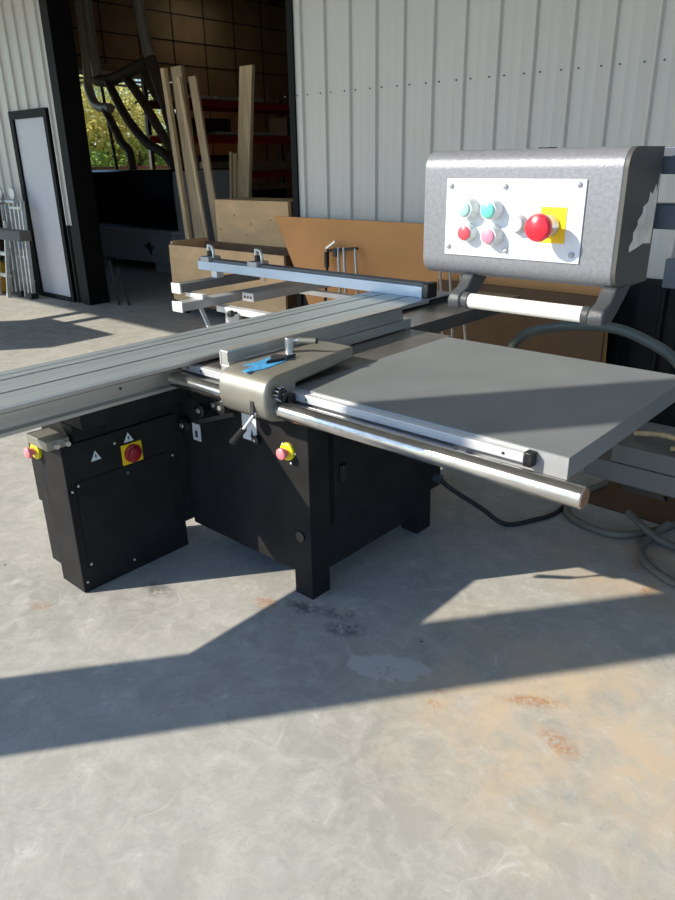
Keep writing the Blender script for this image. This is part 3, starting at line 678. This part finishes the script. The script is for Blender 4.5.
bolts([(-.715, PY - .0025, 1.558), (-.612, PY - .0025, 1.558), (-.488, PY - .0025, 1.562), (-.716, PY - .0025, 1.459), (-.604, PY - .0025, 1.458), (-.489, PY - .0025, 1.458)], (0, -1, 0), cp, .0045, 'clear_grey')
def button(x, z, rb, h, mb_, mc, rc):
    c = Vector((x, PY - .0025, z)); d = (0, -1, 0)
    b = MB().lathe(c, d, [(0, rb), (h * .5, rb), (h, rb * .86), (h + .0005, rc)], 32).build('button_ring', mb_, cp)
    MB().lathe(c + Vector((0, -h, 0)), d, [(0, rc), (.003, rc), (.0045, rc * .8), (.005, 0)], 24).build('push_button', mc, cp)
button(-.676, 1.5225, .0178, .020, 'button_white', 'mint', .0115)
button(-.630, 1.5215, .0168, .020, 'button_white', 'teal', .0120)
button(-.675, 1.4835, .0150, .016, 'button_white', 'pinkred', .0115)
button(-.627, 1.4810, .0168, .020, 'button_white', 'pink', .0115)
button(-.582, 1.5010, .0145, .012, 'clear_grey', 'button_white', .0118)
MB().box(-.546, -.503, PY - .0035, PY - .0025, 1.474, 1.528).build('emergency_plate', 'yellow', cp)
MB().lathe((-.529, PY - .003, 1.500), (0, -1, 0), [(0, .0165), (.004, .0165), (.008, .014), (.012, .0125), (.028, .0105)], 28).build('emergency_collar', 'alu_bright', cp)
MB().lathe((-.529, PY - .027, 1.500), (0, -1, 0), [(0, .010), (.005, .013), (.009, .0205), (.016, .0215), (.022, .019), (.026, .012), (.0275, 0)], 32).build('emergency_button', 'estop_red', cp)
# saw-blade icons over the green buttons: half ring with teeth and an arrow
def icon(cx, cz, r):
    mb = MB(); n = 14
    for k in range(n):
        a0 = math.pi * k / n; a1 = math.pi * (k + 1) / n
        P = [(cx + math.cos(a0) * r, cz + math.sin(a0) * r), (cx + math.cos(a1) * r * 1.09, cz + math.sin(a1) * r * 1.09), (cx + math.cos(a1) * r * .93, cz + math.sin(a1) * r * .93), (cx + math.cos(a0) * r * .93, cz + math.sin(a0) * r * .93)]
        mb.prism(P, 'y', PY - .0031, PY - .0025)
    mb.box(cx - r, cx + r, PY - .0031, PY - .0025, cz - .0008, cz)
    mb.prism([(cx + r * .45, cz + r * .62), (cx + r * .75, cz + r * .20), (cx + r * .35, cz + r * .30)], 'y', PY - .0031, PY - .0025)
    mb.build('blade_symbol', 'icon_grey', cp)
icon(-.672, 1.5445, .0115); icon(-.626, 1.5465, .0085)
MB().box(-.592, -.574, PY + .06, PY + .09, PZ1, PZ1 + .002).build('top_clip', 'black_plastic', cp)
# handle under the panel
MB().cyl((-.655, 1.080, 1.372), (-.452, 1.080, 1.372), .0125, n=32).build('grip', 'handle_white', cp)
for (xa, xb) in ((-.668, -.655), (-.452, -.440)): MB().cyl((xa, 1.080, 1.372), (xb, 1.080, 1.372), .0142, n=28).build('grip_collar', 'bracket', cp, .001)
for (x0, x1) in ((-.692, -.668), (-.440, -.414)):
    MB().prism([(1.066, 1.359), (1.062, 1.372), (1.068, 1.384), (1.092, 1.392), (1.108, 1.412), (1.165, 1.412), (1.150, 1.397), (1.125, 1.377), (1.098, 1.358)], 'x', x0, x1).build('handle_bracket', 'bracket', cp, .004, 3)
# swing arm holding the panel: two parallel beams to a drop post hung from the roof
MB().box(-.50, .46, 1.256, 1.30, 1.572, 1.613).build('support_arm', 'steel_dark', cp, .002)
MB().box(-.50, .46, 1.256, 1.30, 1.488, 1.527).build('support_arm', 'steel_dark', cp, .002)
MB().box(-.66, -.44, 1.254, 1.262, 1.44, 1.60).build('arm_flange', 'steel_dark', cp)
MB().box(.40, .46, 1.25, 1.31, 1.44, ZR).build('drop_post', 'steel_dark', cp, .002)

# ================================================================== RIGHT-HAND CLUTTER
r = empty('machine_beam', (0, 2.95, 0)); tag(r, 'long grey painted machine beam lying behind the extension table at right', 'beam')
MB().box(-1.13, .9, 2.90, 3.14, .285, .375).build('lower_beam', 'grey_paint', r, .003)
MB().box(-1.02, .9, 2.90, 3.14, .378, .46).build('upper_beam', 'grey_paint', r, .003)
MB().box(-.3, -.15, 2.92, 3.12, 0, .285).box(.6, .75, 2.92, 3.12, 0, .285).build('leg', 'grey_paint', r)
MB().prism([(-.98, .285), (-.78, .285), (-.79, .262), (-.775, .245), (-.97, .245), (-.955, .262)], 'y', 2.93, 2.95).build('clamp_bracket', 'black_plastic', r)
for i, (pts, lb_) in enumerate([([(-.98, 3.04, .474), (-.85, 3.02, .50), (-.70, 3.0, .49), (-.5, 3.02, .474)], 'pale cable end curled on the grey beam, far one'), ([(-.80, 2.96, .472), (-.72, 2.96, .480), (-.5, 2.97, .472)], 'pale cable end lying on the grey beam, near one')]):
    o = MB().tube(pts, .011).build('cable_end', 'lumber'); tag(o, lb_, 'cable', 'cable ends on the grey beam')
# blue-grey steel rack frame against the wall
r = empty('steel_frame', (-.6, 4.35, 0)); tag(r, 'blue grey steel frame standing against the wall behind the control panel', 'frame')
MB().box(-.62, -.56, 4.30, 4.36, 0, 1.7).build('upright', 'steel_dark', r, .003)
MB().box(-1.36, .2, 4.30, 4.36, .90, 1.06).build('cross_rail', 'steel_dark', r, .003)
# large flexible hose behind the extension table
o = MB().tube([(-1.95, 3.55, .02), (-1.85, 3.4, .45), (-1.72, 3.32, .73), (-1.50, 3.3, .83), (-1.25, 3.3, .86), (-1.08, 3.3, .825), (-.92, 3.3, .74), (-.7, 3.3, .50), (-.62, 3.32, .2), (-.6, 3.4, .03)], .024, 14).build('flexible_hose', 'hose_green')
tag(o, 'grey green flexible hose arching behind the extension table', 'hose')
# hose coil on the ground
R = .017
o = MB().tube([(-1.22, 3.45, R), (-1.27, 3.20, R), (-1.22, 3.0, R), (-1.05, 2.93, R), (-.92, 2.98, R), (-.78, 3.25, R), (-.72, 3.6, R), (-.9, 3.9, R), (-1.15, 3.75, R)], R).build('floor_hose', 'hose_grey'); tag(o, 'grey hose looped on the floor under the grey beam', 'hose', 'hoses on the floor at right')
o = MB().tube([(-.98, 3.12, 3 * R + .002), (-.88, 3.03, 3 * R), (-.75, 3.0, R), (-.55, 3.05, R), (-.3, 3.3, R)], R).build('floor_hose', 'hose_grey'); tag(o, 'grey hose crossing over the loop toward the right edge', 'hose', 'hoses on the floor at right')
o = MB().tube([(-.80, 3.12, R * 3 + .003), (-.84, 2.97, R), (-.80, 2.82, R), (-.68, 2.72, R), (-.5, 2.68, R), (-.2, 2.7, R)], R).build('floor_hose', 'hose_grey'); tag(o, 'grey hose bending toward the camera at the right edge', 'hose', 'hoses on the floor at right')
o = MB().box(-1.25, -.2, 3.2, 4.3, 0.0, .006).build('cardboard_and_shade_sheet', 'cardboard'); tag(o, 'flat brown cardboard sheet on the floor under the hoses', 'sheet')
# black power cable
o = MB().tube([(-1.642, 2.53, .24), (-1.60, 2.55, .20), (-1.50, 2.66, .09), (-1.40, 2.72, .014), (-1.32, 2.84, .012), (-1.27, 3.0, .012), (-1.30, 3.3, .012)], .011).build('power_cable', 'black_rubber'); tag(o, 'black power cable drooping from the saw cabinet to the floor', 'cable')
# rods leaning on the fibreboard
for i, (x0, x1, zt) in enumerate([(-2.48, -2.96, 1.08), (-2.40, -2.88, 1.08), (-2.28, -2.74, .98)]):
    lbs = ['leftmost thin metal rod leaning on the fibreboard below the control panel', 'middle thin metal rod leaning on the fibreboard below the control panel', 'rightmost thin metal rod leaning on the fibreboard below the control panel']
    o = MB().cyl((x0, 3.85, 0), (x1, 4.415 if zt > 1 else 4.345, zt), .010, n=12).build('metal_rod', 'rod_metal'); tag(o, lbs[i], 'rod', 'metal rods leaning on the fibreboard')
# folding stand in front of the fibreboard
r = empty('folding_stand', (-3.8, 4.3, 0)); tag(r, 'folded metal stand with black clamp leaning on the fibreboard', 'stand')
for (xa, xb) in ((-3.62, -3.90), (-3.56, -3.84), (-3.44, -3.72)): MB().cyl((xa, 4.12, 0), (xb, 4.39, .96), .012, n=12).build('leg', 'rod_metal', r)
MB().cyl((-3.86, 4.12, .02), (-4.02, 4.40, .93), .012, n=12).build('leg', 'black_plastic', r)
MB().cyl((-4.02, 4.39, .93), (-3.70, 4.39, .965), .011, n=12).build('top_bar', 'black_plastic', r)
MB().box(-4.02, -3.995, 4.35, 4.39, .80, .92).build('clamp', 'black_plastic', r, .004)
MB().box(-3.93, -3.90, 4.36, 4.40, .89, .955).build('clamp', 'black_plastic', r, .004)
MB().bar((-4.0, 4.36, .95), (-3.90, 4.36, 1.01), .02, .015).build('clamp_jaw', 'alu_bright', r)
o = MB().bar((-4.6, 3.95, .02), (-3.6, 4.15, .02), .14, .04).build('wooden_plank', 'ply'); tag(o, 'tan wooden plank lying on the floor under the crosscut frame', 'plank')

# ------------------------------------------------------------------ trees outside the far window
def tree(x, y, h, rad, lm, label):
    r_ = empty('tree', (x, y, -.06)); tag(r_, label, 'tree', 'trees outside the workshop window')
    mb = MB(); mb.tube([(x, y, -.06), (x + .1, y - .1, h * .35), (x - .1, y + .1, h * .7), (x, y, h * .95)], .13, 8)
    for k in range(9):
        a = k * 2.4; z = h * (.3 + .06 * k)
        mb.tube([(x, y, z), (x + math.cos(a) * rad * .5, y + math.sin(a) * rad * .5, z + .5), (x + math.cos(a) * rad * .9, y + math.sin(a) * rad * .9, z + .8)], .035, 5)
    mb.build('trunk', 'bark', r_)
    mb = MB(); rnd = random.Random(int(x * 10 + y * 100))
    vs = []; fs = []
    cl = [(x + rnd.uniform(-1, 1) * rad * .75, y + rnd.uniform(-1, 1) * rad * .75, rnd.uniform(.3, h), rnd.uniform(.4, .8)) for _ in range(46)]
    for i in range(6500):
        c = cl[rnd.randrange(len(cl))]
        p = Vector((rnd.gauss(0, 1), rnd.gauss(0, 1), rnd.gauss(0, .8))).normalized() * c[3] * rnd.uniform(.55, 1) + Vector(c[:3])
        if p.z < 0: continue
        s_ = rnd.uniform(.045, .09); u = Vector((rnd.gauss(0, 1), rnd.gauss(0, 1), rnd.gauss(0, 1))).normalized(); w = u.orthogonal().normalized()
        b_ = len(vs); vs += [p, p + u * s_ + w * s_ * .45, p + u * 2 * s_, p + u * s_ - w * s_ * .45]; fs.append((b_, b_ + 1, b_ + 2, b_ + 3))
    me = bpy.data.meshes.new('crown'); me.from_pydata([tuple(v - Vector((x, y, 0))) for v in vs], [], fs); me.materials.append(MATS[lm])
    o = bpy.data.objects.new('crown', me); col.objects.link(o); ORG[o] = Vector((x, y, 0)); o.parent = r_; o.location = ORG[o] - ORG[r_]
tree(-18.5, 9.5, 3.6, 1.6, 'leaf_yellow', 'yellowing tree seen through the left part of the workshop window')
tree(-17.8, 11.3, 3.2, 1.5, 'leaf_yellow', 'yellow green tree seen behind the hoses through the workshop window')
tree(-20.5, 12.0, 5.5, 2.2, 'leaf_light', 'pale green tall tree behind the yellowing trees')
tree(-17.0, 9.0, 1.9, 1.3, 'leaf_green', 'low dark green bush under the left yellowing tree')
tree(-17.2, 11.6, 1.8, 1.3, 'leaf_green', 'low dark green bush at the right of the workshop window')
tree(-24, 15.5, 7.5, 3.0, 'leaf_light', 'large pale tree farthest away beyond the window')
tree(-24, 19.5, 8, 3.4, 'leaf_green', 'large dark green tree far away at the right')
tree(-22.5, 16.8, 5.0, 2.4, 'leaf_yellow', 'yellow tree between the two far trees')

# ================================================================== CAMERA, LIGHT
cam = bpy.data.cameras.new('camera'); co = bpy.data.objects.new('camera', cam); col.objects.link(co)
pitch, roll, yaw, f = .3849, -.01722, .732, 713.8
fw = Vector((0, math.cos(pitch), -math.sin(pitch))); rt = Vector((1, 0, 0)); up = rt.cross(fw)
r2 = math.cos(roll) * rt + math.sin(roll) * up; u2 = -math.sin(roll) * rt + math.cos(roll) * up
Rz = Matrix.Rotation(yaw, 3, 'Z'); fw, r2, u2 = Rz @ fw, Rz @ r2, Rz @ u2
M = Matrix(((r2.x, u2.x, -fw.x, 0), (r2.y, u2.y, -fw.y, 0), (r2.z, u2.z, -fw.z, 1.6), (0, 0, 0, 1)))
co.matrix_world = M
cam.sensor_fit = 'VERTICAL'; cam.sensor_height = 36; cam.lens = f / 900 * 36; cam.clip_start = .02; cam.clip_end = 300
bpy.context.scene.camera = co

EL = math.radians(30.5); s = Vector((.609 * math.cos(EL), .793 * math.cos(EL), -math.sin(EL)))
sun = bpy.data.lights.new('sun', 'SUN'); so = bpy.data.objects.new('sun', sun); col.objects.link(so)
so.rotation_euler = (-s).to_track_quat('Z', 'Y').to_euler(); so.location = (-6, -8, 9)
sun.energy = 7.6; sun.angle = math.radians(.55); sun.color = (1.0, .925, .80)
w = bpy.data.worlds.new('world'); bpy.context.scene.world = w; w.use_nodes = True
nt = w.node_tree; bg = nt.nodes['Background']; sk = nt.nodes.new('ShaderNodeTexSky'); sk.sky_type = 'NISHITA'
sk.sun_disc = False; sk.sun_elevation = EL; sk.sun_rotation = math.atan2(-.609, -.793); sk.air_density = 1.2; sk.dust_density = .6; sk.ozone_density = 2.5
mxs = nt.nodes.new('ShaderNodeMix'); mxs.data_type = 'RGBA'; mxs.blend_type = 'MULTIPLY'; mxs.inputs[0].default_value = 1; mxs.inputs[7].default_value = (.74, .95, 1.22, 1)
nt.links.new(sk.outputs[0], mxs.inputs[6]); nt.links.new(mxs.outputs[2], bg.inputs['Color']); bg.inputs['Strength'].default_value = .21
sc = bpy.context.scene
sc.view_settings.view_transform = 'Standard'; sc.view_settings.look = 'None'; sc.view_settings.gamma = 1; sc.view_settings.use_curve_mapping = False
sc.view_settings.exposure = -.15
